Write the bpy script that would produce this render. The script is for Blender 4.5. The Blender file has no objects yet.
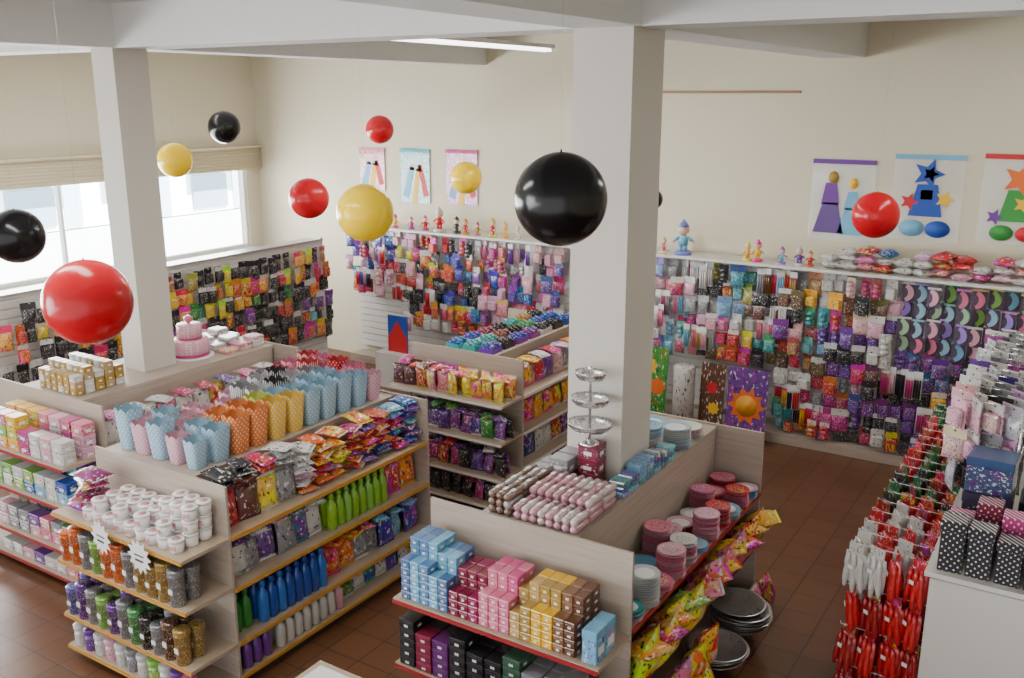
import bpy, math, random
from mathutils import Vector, Matrix
random.seed(7)
D=bpy.data
scene=bpy.context.scene
COL=scene.collection

# ------------------------------------------------------------ materials
def newmat(name):
    m=D.materials.new(name); m.use_nodes=True
    nt=m.node_tree; b=nt.nodes['Principled BSDF']
    return m,nt.nodes,nt.links,b
def mat(name,col,rough=.5,metal=0,trans=0,emis=0,alpha=1,coat=0,bump=0,bscale=30):
    m,n,l,b=newmat(name)
    b.inputs['Base Color'].default_value=(*col,1)
    b.inputs['Roughness'].default_value=rough
    b.inputs['Metallic'].default_value=metal
    b.inputs['Transmission Weight'].default_value=trans
    b.inputs['Alpha'].default_value=alpha
    b.inputs['Coat Weight'].default_value=coat
    if emis:
        b.inputs['Emission Color'].default_value=(*col,1); b.inputs['Emission Strength'].default_value=emis
    tc=n.new('ShaderNodeTexCoord'); no=n.new('ShaderNodeTexNoise'); no.inputs['Scale'].default_value=bscale
    l.new(tc.outputs['Object'],no.inputs['Vector'])
    mr=n.new('ShaderNodeMapRange'); mr.inputs[3].default_value=max(0,rough-.05); mr.inputs[4].default_value=min(1,rough+.08)
    l.new(no.outputs['Fac'],mr.inputs[0]); l.new(mr.outputs[0],b.inputs['Roughness'])
    if bump:
        bp=n.new('ShaderNodeBump'); bp.inputs['Strength'].default_value=bump; bp.inputs['Distance'].default_value=.01
        l.new(no.outputs['Fac'],bp.inputs['Height']); l.new(bp.outputs[0],b.inputs['Normal'])
    return m
def mix(n,l,a,b,fac):
    x=n.new('ShaderNodeMix'); x.data_type='RGBA'
    for s,v in ((x.inputs[6],a),(x.inputs[7],b)):
        if isinstance(v,tuple): s.default_value=(*v,1)
        else: l.new(v,s)
    if isinstance(fac,(int,float)): x.inputs[0].default_value=fac
    else: l.new(fac,x.inputs[0])
    return x.outputs[2]
def math_(n,l,op,a,b=0.0):
    x=n.new('ShaderNodeMath'); x.operation=op
    for s,v in ((x.inputs[0],a),(x.inputs[1],b)):
        if isinstance(v,(int,float)): s.default_value=v
        else: l.new(v,s)
    return x.outputs[0]
def m_obj(name,kind='plain',rough=.35,metal=0,scale=4,coat=.3,white=.62,dark=1.0,bump=0,spec=.5):
    m,n,l,b=newmat(name)
    oi=n.new('ShaderNodeObjectInfo'); tc=n.new('ShaderNodeTexCoord')
    b.inputs['Roughness'].default_value=rough; b.inputs['Metallic'].default_value=metal
    b.inputs['Coat Weight'].default_value=coat; b.inputs['Specular IOR Level'].default_value=spec
    col=oi.outputs['Color']
    off=n.new('ShaderNodeVectorMath'); off.operation='MULTIPLY_ADD'
    l.new(tc.outputs['Generated'],off.inputs[0]); off.inputs[1].default_value=(scale,scale,scale)
    cm=n.new('ShaderNodeCombineXYZ'); r10=math_(n,l,'MULTIPLY',oi.outputs['Random'],37.0)
    l.new(r10,cm.inputs[0]); l.new(r10,cm.inputs[1]); l.new(cm.outputs[0],off.inputs[2])
    if kind in('print','header'):
        hs=n.new('ShaderNodeHueSaturation'); hs.inputs['Saturation'].default_value=1.0
        hv=math_(n,l,'ADD',math_(n,l,'MULTIPLY',oi.outputs['Random'],.34),.33)
        l.new(hv,hs.inputs['Hue']); l.new(col,hs.inputs['Color'])
        if kind=='header': out=mix(n,l,hs.outputs['Color'],(.55,.55,.53),math_(n,l,'GREATER_THAN',math_(n,l,'FRACT',math_(n,l,'MULTIPLY',oi.outputs['Random'],7.3)),.72))
        else:
            vo=n.new('ShaderNodeTexVoronoi'); vo.inputs['Scale'].default_value=1.0; l.new(off.outputs[0],vo.inputs['Vector'])
            sp=n.new('ShaderNodeSeparateColor'); l.new(vo.outputs['Color'],sp.inputs[0])
            a=mix(n,l,col,hs.outputs['Color'],math_(n,l,'GREATER_THAN',sp.outputs[0],.7))
            no=n.new('ShaderNodeTexNoise'); no.inputs['Scale'].default_value=1.7; l.new(off.outputs[0],no.inputs['Vector'])
            a=mix(n,l,a,(.58,.57,.55),math_(n,l,'GREATER_THAN',no.outputs['Fac'],white))
            out=mix(n,l,a,(.03,.025,.03),math_(n,l,'LESS_THAN',no.outputs['Fac'],.37))
    elif kind=='glitter':
        vo=n.new('ShaderNodeTexVoronoi'); vo.inputs['Scale'].default_value=220; l.new(tc.outputs['Object'],vo.inputs['Vector'])
        sp=n.new('ShaderNodeSeparateColor'); l.new(vo.outputs['Color'],sp.inputs[0])
        out=mix(n,l,mix(n,l,(0.,0.,0.),col,.85),(.6,.58,.52),math_(n,l,'GREATER_THAN',sp.outputs[0],.9))
    elif kind=='dots':
        vo=n.new('ShaderNodeTexVoronoi'); vo.inputs['Scale'].default_value=scale*9; vo.inputs['Randomness'].default_value=.15
        l.new(tc.outputs['Object'],vo.inputs['Vector'])
        out=mix(n,l,col,(.75,.75,.75),math_(n,l,'LESS_THAN',vo.outputs['Distance'],.26))
    elif kind=='griddots':
        sx=n.new('ShaderNodeSeparateXYZ'); l.new(tc.outputs['Object'],sx.inputs[0])
        u=math_(n,l,'MULTIPLY',math_(n,l,'ADD',sx.outputs[0],sx.outputs[1]),float(scale)); v=math_(n,l,'MULTIPLY',sx.outputs[2],float(scale))
        p=math_(n,l,'ADD',u,v); q=math_(n,l,'SUBTRACT',u,v)
        fp_=math_(n,l,'SUBTRACT',math_(n,l,'FRACT',p),.5); fq=math_(n,l,'SUBTRACT',math_(n,l,'FRACT',q),.5)
        dd=math_(n,l,'ADD',math_(n,l,'MULTIPLY',fp_,fp_),math_(n,l,'MULTIPLY',fq,fq))
        out=mix(n,l,col,(.7,.7,.7),math_(n,l,'LESS_THAN',dd,.04))
    elif kind=='stripes':
        sx=n.new('ShaderNodeSeparateXYZ'); l.new(tc.outputs['Generated'],sx.inputs[0])
        fr=math_(n,l,'FRACT',math_(n,l,'MULTIPLY',math_(n,l,'ADD',sx.outputs[0],sx.outputs[1]),float(scale)))
        out=mix(n,l,col,(.65,.64,.62),math_(n,l,'GREATER_THAN',fr,.6))
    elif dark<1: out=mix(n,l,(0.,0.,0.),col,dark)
    else: out=col
    l.new(out,b.inputs['Base Color'])
    if bump:
        nb=n.new('ShaderNodeTexNoise'); nb.inputs['Scale'].default_value=18; nb.inputs['Detail'].default_value=3; l.new(tc.outputs['Object'],nb.inputs['Vector'])
        bp=n.new('ShaderNodeBump'); bp.inputs['Strength'].default_value=bump; bp.inputs['Distance'].default_value=.02
        l.new(nb.outputs['Fac'],bp.inputs['Height']); l.new(bp.outputs[0],b.inputs['Normal'])
    return m
def wood(name,c1,c2):
    m,n,l,b=newmat(name)
    tc=n.new('ShaderNodeTexCoord'); mp=n.new('ShaderNodeMapping')
    mp.inputs['Scale'].default_value=(1.8,1.8,50)
    l.new(tc.outputs['Object'],mp.inputs[0])
    no=n.new('ShaderNodeTexNoise'); no.inputs['Scale'].default_value=1.0; no.inputs['Detail'].default_value=8
    l.new(mp.outputs[0],no.inputs['Vector'])
    cr=n.new('ShaderNodeValToRGB'); cr.color_ramp.elements[0].position=.28; cr.color_ramp.elements[1].position=.74
    cr.color_ramp.elements[0].color=(*c1,1); cr.color_ramp.elements[1].color=(*c2,1)
    l.new(no.outputs['Fac'],cr.inputs[0]); l.new(cr.outputs[0],b.inputs['Base Color'])
    b.inputs['Roughness'].default_value=.45
    return m
WOOD=wood('laminate_wood',(.34,.28,.225),(.43,.36,.30))
WOODL=wood('light_laminate',(.37,.28,.20),(.44,.35,.26))
WHITE=mat('white_laminate',(.60,.58,.55),.4)
CREAM=mat('cream_wall_paint',(.585,.535,.40),.8,bump=.05,bscale=60)
COLP=mat('pillar_paint',(.54,.51,.45),.7,bump=.05,bscale=60)
CEILP=mat('ceiling_paint',(.63,.63,.61),.8)
SHUT=mat('shutter_cream',(.60,.53,.38),.5)
REDM=mat('red_edging',(.30,.015,.02),.4)
ORM=mat('amber_edging',(.5,.25,.04),.4)
BRN=mat('brown_batten',(.28,.15,.07),.5)
GREYM=mat('grey_metal',(.45,.45,.46),.35,metal=.8)
CHROME=mat('chrome',(.85,.85,.87),.18,metal=1)
TRAYM=mat('silver_foil',(.75,.75,.77),.25,metal=.9)
TRAYD=mat('dull_silver_foil',(.55,.55,.57),.28,metal=.9)
WIRE=mat('white_wire',(.6,.6,.6),.3)
DARK=mat('dark_plinth',(.04,.03,.03),.6)
WTAG=mat('white_tag',(.72,.72,.71),.5)
INK=mat('dark_ink',(.03,.03,.04),.5)
FRAME=mat('window_frame_white',(.75,.75,.75),.4)
GLASS=mat('window_glass',(1,1,1),.02,alpha=.06)
CLEAR=mat('clear_film',(.9,.92,.95),.08,alpha=.18,coat=1)
TUBE=mat('tube_glow',(1,.98,.95),.4,emis=6)
STRING=mat('nylon_string',(.5,.5,.45),.5,alpha=.4)
PINKL=mat('pink_label',(.6,.3,.34),.5)
PRINT=m_obj('printed_pack','print',scale=4,bump=.5,coat=.5)
PRINTF=m_obj('printed_fine_pack','print',scale=8,white=.62,bump=.5,coat=.5)
HEAD=m_obj('pack_header','header')
PLAIN=m_obj('glossy_solid','plain',rough=.3,coat=.3)
CRINK=m_obj('crinkled_film','plain',rough=.2,coat=.8,bump=.8)
MATTE=m_obj('matte_solid','plain',rough=.6,coat=0)
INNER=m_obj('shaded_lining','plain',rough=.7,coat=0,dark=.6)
BALL=m_obj('balloon_rubber','plain',rough=.2,coat=0,spec=.35)
DOTS=m_obj('dotted_card','dots',scale=4,rough=.4)
DOT2=m_obj('polka_dot_card','griddots',scale=26,rough=.4)
DOT3=m_obj('fine_polka_card','griddots',scale=25,rough=.5,coat=0)
STRP=m_obj('striped_card','stripes',scale=7,rough=.5,coat=0)
FOIL=m_obj('glitter_foil','glitter',rough=.3,metal=.4,coat=.3)

def floor_mat():
    m,n,l,b=newmat('terracotta_tile')
    tc=n.new('ShaderNodeTexCoord')
    br=n.new('ShaderNodeTexBrick'); br.offset=0; br.squash=1
    br.inputs['Scale'].default_value=1; br.inputs['Brick Width'].default_value=.3; br.inputs['Row Height'].default_value=.3
    br.inputs['Mortar Size'].default_value=.007; br.inputs['Color1'].default_value=(.14,.058,.025,1)
    br.inputs['Color2'].default_value=(.11,.045,.021,1); br.inputs['Mortar'].default_value=(.04,.022,.014,1)
    l.new(tc.outputs['Object'],br.inputs['Vector'])
    no=n.new('ShaderNodeTexNoise'); no.inputs['Scale'].default_value=5; l.new(tc.outputs['Object'],no.inputs['Vector'])
    c=mix(n,l,br.outputs['Color'],(.14,.065,.034),math_(n,l,'MULTIPLY',no.outputs['Fac'],.3))
    l.new(c,b.inputs['Base Color']); b.inputs['Roughness'].default_value=.3
    bp=n.new('ShaderNodeBump'); bp.inputs['Strength'].default_value=.3; bp.inputs['Distance'].default_value=.005; bp.invert=True
    l.new(br.outputs['Fac'],bp.inputs['Height']); l.new(bp.outputs[0],b.inputs['Normal'])
    return m
FLOORM=floor_mat()

# ------------------------------------------------------------ mesh builder
class MB:
    def __init__(s): s.v=[];s.f=[];s.m=[];s.s=[]
    def add(s,vs,fs,mi=0,sm=False,M=None):
        o=len(s.v)
        for p in vs:
            p=Vector(p)
            if M is not None: p=M@p
            s.v.append(tuple(p))
        for f in fs: s.f.append([i+o for i in f]); s.m.append(mi); s.s.append(sm)
        return s
    def box(s,x0,x1,y0,y1,z0,z1,mi=0,M=None):
        vs=[(x,y,z) for z in(z0,z1) for y in(y0,y1) for x in(x0,x1)]
        return s.add(vs,[(0,2,3,1),(4,5,7,6),(0,1,5,4),(2,6,7,3),(0,4,6,2),(1,3,7,5)],mi,False,M)
    def cbox(s,w,d,h,c,mi=0,M=None,z0=0,cx=0,cy=0):
        def ring(i,z):
            a=w/2-i;b=d/2-i;k=c
            return [(cx+x,cy+y,z) for x,y in((a-k,-b),(a,-b+k),(a,b-k),(a-k,b),(-a+k,b),(-a,b-k),(-a,-b+k),(-a+k,-b))]
        vs=ring(c,z0)+ring(0,z0+c)+ring(0,z0+h-c)+ring(c,z0+h)
        fs=[tuple(range(7,-1,-1)),tuple(range(24,32))]
        for k in range(3):
            for i in range(8):
                j=(i+1)%8; fs.append((k*8+i,k*8+j,k*8+8+j,k*8+8+i))
        return s.add(vs,fs,mi,False,M)
    def lathe(s,prof,n=16,mi=0,sm=True,M=None,sx=1,sy=1,cap=True):
        vs=[];fs=[]
        for r,z in prof:
            for i in range(n):
                a=2*math.pi*i/n; vs.append((r*math.cos(a)*sx,r*math.sin(a)*sy,z))
        for k in range(len(prof)-1):
            for i in range(n):
                j=(i+1)%n; fs.append((k*n+i,k*n+j,k*n+n+j,k*n+n+i))
        if cap:
            fs.append(tuple(range(n-1,-1,-1))); fs.append(tuple(range((len(prof)-1)*n,len(prof)*n)))
        return s.add(vs,fs,mi,sm,M)
    def prism(s,poly,y0,y1,mi=0,M=None):
        n=len(poly)
        vs=[(x,y0,z) for x,z in poly]+[(x,y1,z) for x,z in poly]
        fs=[tuple(range(n)),tuple(range(2*n-1,n-1,-1))]+[(i,n+i,n+(i+1)%n,(i+1)%n) for i in range(n)]
        return s.add(vs,fs,mi,False,M)
    def pillow(s,w,h,t,mi=0,nu=7,nv=9,z0=0,M=None,tuck=.08):
        vs=[];fs=[]
        for side in(-1,1):
            for j in range(nv+1):
                v=j/nv
                for i in range(nu+1):
                    u=i/nu
                    e=(max(0,math.sin(math.pi*u))**.55)*(max(0,math.sin(math.pi*v))**.55)
                    ww=w*(1-tuck*math.sin(math.pi*v))
                    wr=.006*math.sin(9*u+5*v)*e
                    vs.append(((u-.5)*ww,side*(t/2*e+wr+.001),z0+v*h))
        N=(nu+1)*(nv+1)
        for j in range(nv):
            for i in range(nu):
                a=j*(nu+1)+i
                fs.append((a,a+1,a+nu+2,a+nu+1)); fs.append((N+a,N+a+nu+1,N+a+nu+2,N+a+1))
        for i in range(nu):
            fs.append((i,N+i,N+i+1,i+1)); a=nv*(nu+1)+i; fs.append((a,a+1,N+a+1,N+a))
        for j in range(nv):
            a=j*(nu+1); fs.append((a,a+nu+1,N+a+nu+1,N+a)); a+=nu; fs.append((a,N+a,N+a+nu+1,a+nu+1))
        return s.add(vs,fs,mi,True,M)
    def tube(s,p,q,r,mi=0,n=6):
        p=Vector(p);q=Vector(q);d=q-p;L=d.length
        M=Matrix.Translation(p)@d.to_track_quat('Z','Y').to_matrix().to_4x4()
        return s.lathe([(r,0),(r,L)],n,mi,True,M)
    def mesh(s,name,mats):
        me=D.meshes.new(name); me.from_pydata(s.v,[],s.f)
        for m in mats: me.materials.append(m)
        me.polygons.foreach_set('material_index',s.m); me.polygons.foreach_set('use_smooth',s.s)
        me.update(); return me

def ob(name,me,loc=(0,0,0),rot=(0,0,0),parent=None,label=None,cat=None,group=None,kind=None,col=None,scale=None):
    o=D.objects.new(name,me); COL.objects.link(o)
    o.location=loc; o.rotation_euler=rot
    if scale: o.scale=(scale,)*3 if isinstance(scale,(int,float)) else scale
    if parent: o.parent=parent
    if label: o['label']=label
    if cat: o['category']=cat
    if group: o['group']=group
    if kind: o['kind']=kind
    if col: o.color=(*col,1)
    return o
def struct(name,mb,mats,label):
    return ob(name,mb.mesh(name,mats),label=label,kind='structure',cat=name.split('_')[0])

# ------------------------------------------------------------ protos
class P:
    def __init__(s,name,parts,label,cat): s.name=name;s.parts=parts;s.label=label;s.cat=cat
def put(p,loc,rz=0,col=(1,1,1),group=None,label=None,rx=0,ry=0,scale=None):
    n,me,_,_=p.parts[0]
    base=ob(p.name,me if n is None else None,loc,(rx,ry,rz),label=label or p.label,cat=p.cat,group=group,col=col,scale=scale)
    for n,me,off,c in (p.parts[1:] if n is None else p.parts):
        ob(n,me,off,parent=base,col=c or col)
    return base
def single(name,me,label,cat): return P(name,[(None,me,None,None)],label,cat)

def blister(w,h,round_=False):
    b=MB(); c=.008
    poly=[(-w/2+c,.012),(-w/2,.012-c),(-w/2,-h+c),(-w/2+c,-h),(w/2-c,-h),(w/2,-h+c),(w/2,.012-c),(w/2-c,.012)]
    b.prism(poly,0,.004,0)
    b.box(-w/2+.004,w/2-.004,-.004,0,-h*.24,.004,1)
    if round_:
        for dz in(-.38,-.66,-.9):
            b.lathe([(w*.36,0),(w*.34,.03),(w*.18,.045),(.002,.048)],12,2,M=Matrix.Translation((0,0,h*dz+.02))@Matrix.Rotation(math.pi/2,4,'X'),sy=.62*h/w/1.4,cap=False)
    else: b.cbox(w*.8,.05,h*.62,.012,2,M=Matrix.Translation((0,-.022,-h*.93)))
    b.lathe([(.006,0),(.006,.003)],8,3,M=Matrix.Translation((0,-.004,-.008))@Matrix.Rotation(math.pi/2,4,'X'))
    return b.mesh('blister_pack',[PRINT,HEAD,PRINTF,INK])
def hangbag(w,h,t=.05):
    b=MB(); b.pillow(w,h-.05,t,0,z0=-h)
    b.box(-w/2,w/2,-.004,.004,-.055,.012,1)
    b.lathe([(.006,0),(.006,.003)],8,2,M=Matrix.Translation((0,-.004,-.01))@Matrix.Rotation(math.pi/2,4,'X'))
    return b.mesh('hanging_bag',[PRINTF,HEAD,INK])
def longpack():
    b=MB(); w,h=.075,.25
    b.prism([(-w/2,.012),(-w/2,-h),(w/2,-h),(w/2,.012)],0,.003,1)
    for dx in(-.022,0,.022): b.lathe([(.009,-h+.01),(.01,-.07),(.003,-.06)],8,2,M=Matrix.Translation((dx,-.012,0)))
    b.box(-w/2,w/2,-.004,0,-.045,.012,0)
    return b.mesh('straw_pack',[WTAG,HEAD,PLAIN])
def bagmesh(w,h,t,m=PRINT):
    b=MB(); b.pillow(w,h-.03,t,0,z0=.015)
    for z in(0,h-.015):
        n=12
        vs=[];
        for i in range(n+1):
            x=(i/n-.5)*w*.98; y=.003*(-1)**i
            vs+= [(x,y,z),(x,y,z+.018)]
        b.add(vs,[(2*i,2*i+2,2*i+3,2*i+1) for i in range(n)],1)
    return b.mesh('pillow_bag',[m,HEAD])
BL1=single('blister_pack',blister(.13,.19),'carded party favour in a clear blister, hung on a hook','blister pack')
BL2=single('trinket_card',blister(.11,.20,True),'narrow card of round trinkets in blisters, hung on a hook','trinket card')
HB1=single('hanging_bag',hangbag(.145,.205),'small cellophane bag of party favours with folded header card','favour bag')
HB2=single('party_bag',hangbag(.175,.22,.06),'shiny printed bag of party favours hung on a hook','favour bag')
LNG=single('straw_pack',longpack(),'narrow hanging pack of coloured straws','straw pack')
mS,mM,mL=bagmesh(.15,.21,.06),bagmesh(.19,.26,.08),bagmesh(.23,.29,.13)
BAGS=single('candy_bag',mS,'printed pillow bag of sweets lying on a pile','bag')
BAGM=single('sweet_bag',mM,'large printed pillow bag of sweets standing on a shelf','bag')
CHIPS=single('chip_bag',mS,'printed pillow bag of snacks lying on others','bag')
CHIPM=single('chip_bag',mM,'large printed pillow bag of snacks on a shelf','bag')
BAGL=single('snack_bag',mL,'large puffy printed bag of snacks','bag')
BSIL=single('bundle_pack',mM,'rolled cellophane pack of party goods lying on the ledge','pack')
def carton(w,d,h,m=PRINT,tag=.3):
    b=MB(); b.cbox(w,d,h*.72,.004,0); b.cbox(w+.003,d+.003,h*.28,.004,1,z0=h*.72)
    b.box(-w*tag,w*tag,-d/2-.0025,-d/2+.001,h*.25,h*.5,2); b.box(w/2-.001,w/2+.0025,-d*tag,d*tag,h*.25,h*.5,2)
    return b.mesh('carton',[m,PLAIN,WTAG])
mc=carton(.068,.076,.052,PLAIN,.14)
CTS=single('small_carton',mc,'small wrapped carton with a white label, stacked','box')
CTG=single('favour_box',mc,'small gold or white favour box in a stack','box')
CTM=single('carton_box',carton(.14,.12,.1,PRINT,.2),'printed carton with a paper label','box')
CTD=single('dark_carton',carton(.118,.12,.062,PLAIN,.12),'dark glossy carton with small label, stacked','box')
CTT=single('upright_carton',carton(.11,.09,.2),'upright printed carton with a paper label','box')
def flatpack(w,d,h):
    b=MB(); b.cbox(w,d,h,.008,0); b.box(-w/2-.002,w/2+.002,-d*.12,d*.12,-.0,h+.001,1)
    return b.mesh('flat_pack',[PRINTF,HEAD])
FPK=single('flat_pack',flatpack(.2,.15,.035),'flat shrink-wrapped pack with a paper band','pack')
def rollpack():
    b=MB()
    M=Matrix.Rotation(math.pi/2,4,'X')
    b.lathe([(.008,-.088),(.024,-.08),(.026,-.07),(.026,.07),(.024,.08),(.008,.088)],12,0,M=M)
    b.box(-.012,.012,-.02,.018,.0245,.0275,1)
    return b.mesh('roll_pack',[CRINK,WTAG])
ROLL=single('wrapped_roll',rollpack(),'narrow film-wrapped roll with a white label','wrapped roll')
def popcorn(H=.235,rb=.062,rt=.083,m=DOT3):
    b=MB(); n=32; vs=[];fs=[]
    def sq(a,r):
        c,s_=abs(math.cos(a)),abs(math.sin(a)); return r/((c**4+s_**4)**.25)
    prof=[(rb*.96,0),(rb,.006),((rb+rt)/2,H*.5),(rt,H)]
    for k,(r,z) in enumerate(prof):
        for i in range(n):
            a=2*math.pi*i/n; q=sq(a,r); zz=z+(.024*abs(math.sin(4*a)) if k==3 else 0); vs.append((q*math.cos(a),q*math.sin(a),zz))
    for k in range(3):
        for i in range(n): fs.append((k*n+i,k*n+(i+1)%n,(k+1)*n+(i+1)%n,(k+1)*n+i))
    fs.append(tuple(range(n-1,-1,-1)))
    b.add(vs,fs,0,True)
    iv=[];jf=[]
    for k,(r,z) in enumerate(((rt*.97,H),(rt*.9,H*.76),(.001,H*.74))):
        for i in range(n):
            a=2*math.pi*i/n; q=sq(a,r); zz=z+(.023*abs(math.sin(4*a)) if k==0 else 0); iv.append((q*math.cos(a),q*math.sin(a),zz))
    for k in range(2):
        for i in range(n): jf.append((k*n+i,(k+1)*n+i,(k+1)*n+(i+1)%n,k*n+(i+1)%n))
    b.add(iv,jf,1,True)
    return b
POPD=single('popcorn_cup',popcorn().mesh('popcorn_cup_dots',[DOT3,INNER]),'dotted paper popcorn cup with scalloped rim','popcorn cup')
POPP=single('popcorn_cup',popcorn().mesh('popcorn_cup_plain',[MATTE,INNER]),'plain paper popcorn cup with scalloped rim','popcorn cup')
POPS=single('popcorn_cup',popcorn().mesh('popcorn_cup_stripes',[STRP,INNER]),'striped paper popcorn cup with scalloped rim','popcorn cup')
tb=MB().lathe([(.04,0),(.045,.004),(.05,.075)],20,0).box(-.02,.02,-.051,-.046,.025,.055,1).mesh('tub_body',[PLAIN,PINKL])
tl=MB().lathe([(.053,0),(.053,.01),(.05,.013),(.02,.014)],20,0).lathe([(.03,0),(.03,.0015)],16,1,M=Matrix.Translation((0,0,.014))).mesh('tub_lid',[WTAG,PLAIN])
TUB=P('icing_tub',[('tub',tb,(0,0,0),(.72,.68,.66)),('lid',tl,(0,0,.076),(.5,.25,.27))],'small white plastic tub with pink label and press-on lid','tub')
bb=MB().lathe([(.03,0),(.036,.006),(.036,.12),(.03,.15),(.014,.17),(.013,.185)],14,0).mesh('bottle_body',[PLAIN])
bc=MB().lathe([(.017,0),(.017,.025),(.012,.03)],12,0).mesh('bottle_cap',[PLAIN])
BOT=P('plastic_bottle',[('bottle_body',bb,(0,0,0),None),('cap',bc,(0,0,.186),None)],'coloured plastic bottle with screw cap','bottle')
tu=MB().lathe([(.046,0),(.049,.004),(.053,.19),(.055,.192),(.053,.195),(.03,.197)],18,0)
for zz in(.16,.172,.184): tu.lathe([(.0525,zz),(.0555,zz+.003),(.0525,zz+.006)],18,1,cap=False)
tu.box(-.02,.02,-.053,-.0515,.07,.1,2)
TUMB=single('glitter_cup_pack',tu.mesh('tumbler',[FOIL,PLAIN,WTAG]),'straight stack of nested glitter plastic cups in clear wrap','cup pack')
cy=MB().lathe([(.04,0),(.043,.004),(.046,.15)],16,0).lathe([(.048,.13),(.05,.135),(.05,.165),(.045,.17)],16,1).lathe([(.0455,.04),(.0475,.1)],16,2,cap=False)
CAN=single('cup_pack',cy.mesh('cup_pack',[PLAIN,PLAIN,PRINTF]),'cylindrical pack of stacked plastic cups','cup pack')
pl=MB().lathe([(.055,0),(.06,.001),(.108,.012),(.114,.013),(.114,.0145),(.106,.0145),(.075,.006)],28,0,cap=False).lathe([(.075,.006),(.062,.0045),(.001,.004)],28,1,cap=False)
PLT=single('paper_plate',pl.mesh('plate',[PLAIN,WTAG]),'round party plate with pale centre in a stack','plate')
PLTD=single('paper_plate',pl.mesh('plate_dotted',[DOTS,PRINTF]),'round dotted party plate in a stack','plate')
PLTP=single('paper_plate',pl.mesh('plate_solid',[PLAIN,PLAIN]),'round solid-colour party plate in a stack','plate')
fp=MB().lathe([(.17,0),(.175,.002),(.20,.02),(.215,.022),(.215,.025),(.198,.024),(.172,.006),(.001,.005)],36,0,cap=False)
PAN=single('foil_tray',fp.mesh('pan',[TRAYD]),'large thin round silver tray','tray')
gb=MB().cbox(.13,.13,.22,.004,0).mesh('gift_box_body',[DOT2]); gl=MB().cbox(.14,.14,.06,.004,0).mesh('gift_box_lid',[DOT2])
GBX=P('gift_box',[('box_body',gb,(0,0,0),None),('lid',gl,(0,0,.221),None)],'upright polka-dot gift box with a lid','gift box')
gb2=MB().cbox(.28,.26,.22,.005,0).mesh('big_box_body',[PRINTF]); gl2=MB().cbox(.29,.27,.07,.005,0).mesh('big_box_lid',[PLAIN])
GBB=P('gift_box',[('box_body',gb2,(0,0,0),None),('lid',gl2,(0,0,.221),None)],'large dark gift box with a lid','gift box')
def hornpack():
    b=MB()
    b.pillow(.12,.22,.06,0,z0=-.27,nu=6,nv=8,tuck=-.12)
    for dx,dz,a in((-.03,0,.05),(.004,-.025,0),(.034,-.008,-.07)):
        M=Matrix.Translation((dx,-.024,0))@Matrix.Rotation(a,4,'Y')
        b.lathe([(.003,-.29+dz),(.012,-.275+dz),(.018,-.22+dz),(.016,-.17+dz),(.012,-.145),(.018,-.11),(.015,-.08),(.006,-.05)],9,0,M=M)
    b.box(-.045,.045,-.003,.003,-.05,.012,1)
    b.box(-.016,.014,-.05,-.047,-.14,-.115,2)
    return b.mesh('horn_pack',[CRINK,PRINTF,WTAG])
CONE=single('party_horn_pack',hornpack(),'plump glossy foil pack of party horns hung on a wire hook','party pack')
def arc():
    b=MB(); o=[];i=[]
    for k in range(13):
        a=math.radians(-75+150*k/12); o.append((.095*math.cos(a)-.045,.095*math.sin(a)-.1)); i.append((.04*math.cos(a)-.045,.06*math.sin(a)-.1))
    for k in range(12):
        b.add([(o[k][0],-.02,o[k][1]),(o[k+1][0],-.02,o[k+1][1]),(i[k+1][0],-.02,i[k+1][1]),(i[k][0],-.02,i[k][1]),
               (o[k][0],.0,o[k][1]),(o[k+1][0],.0,o[k+1][1]),(i[k+1][0],.0,i[k+1][1]),(i[k][0],.0,i[k][1])],
              [(0,1,2,3),(7,6,5,4),(0,4,5,1),(2,6,7,3)]+([(0,3,7,4)] if k==0 else [])+([(1,5,6,2)] if k==11 else []),0)
    b.box(-.065,.065,.0,.003,-.2,.012,1)
    b.box(-.065,.065,-.003,.0,-.01,.012,2)
    return b.mesh('crescent_pack',[PLAIN,mat('dark_sleeve',(.12,.08,.14),.3,alpha=.6),HEAD])
ARC=single('crescent_visor_pack',arc(),'pastel foam crescent in a hanging sleeve','foam visor')
SKIN=mat('figurine_skin',(.7,.45,.32),.5)
def figurine():
    b=MB(); b.lathe([(.045,0),(.048,.01),(.04,.02)],14,1)
    for sx in(-1,1):
        b.lathe([(.011,.018),(.01,.055)],8,0,M=Matrix.Translation((sx*.013,0,0)))
        b.tube((sx*.022,0,.09),(sx*.05,-.01,.07),.008,0); b.lathe([(.003,-.01),(.011,0),(.003,.01)],8,2,M=Matrix.Translation((sx*.052,-.01,.068)))
    b.lathe([(.012,.045),(.028,.055),(.026,.085),(.012,.105)],12,0)
    b.lathe([(.006,.1),(.026,.112),(.032,.13),(.024,.152),(.005,.162)],12,2)
    b.lathe([(.03,.145),(.02,.16),(.002,.185)],12,1)
    return b.mesh('figurine',[PLAIN,HEAD,SKIN])
FIG=single('toy_figurine',figurine(),'small plastic toy figurine with hat on a round base','figurine')
def tray():
    b=MB(); w,d,h=.26,.2,.1
    b.box(-w/2,w/2,-d/2,d/2,0,.005,0)
    for x in(-w/2,w/2-.005): b.box(x,x+.005,-d/2,d/2,.005,h*.7)
    for y in(-d/2,d/2-.005): b.box(-w/2+.005,w/2-.005,y,y+.005,.005,h*.7)
    for i in range(5):
        for j in range(3): b.cbox(.042,.055,h-.012+.025*((i+j)%2),.005,1+((i+j)%3==0),M=Matrix.Translation((-.1+i*.05,-.06+j*.06,.006)))
    return b.mesh('display_tray',[HEAD,PRINT,PLAIN])
TRAY=single('display_tray',tray(),'open display tray filled with small dark boxes','display tray')
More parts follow.
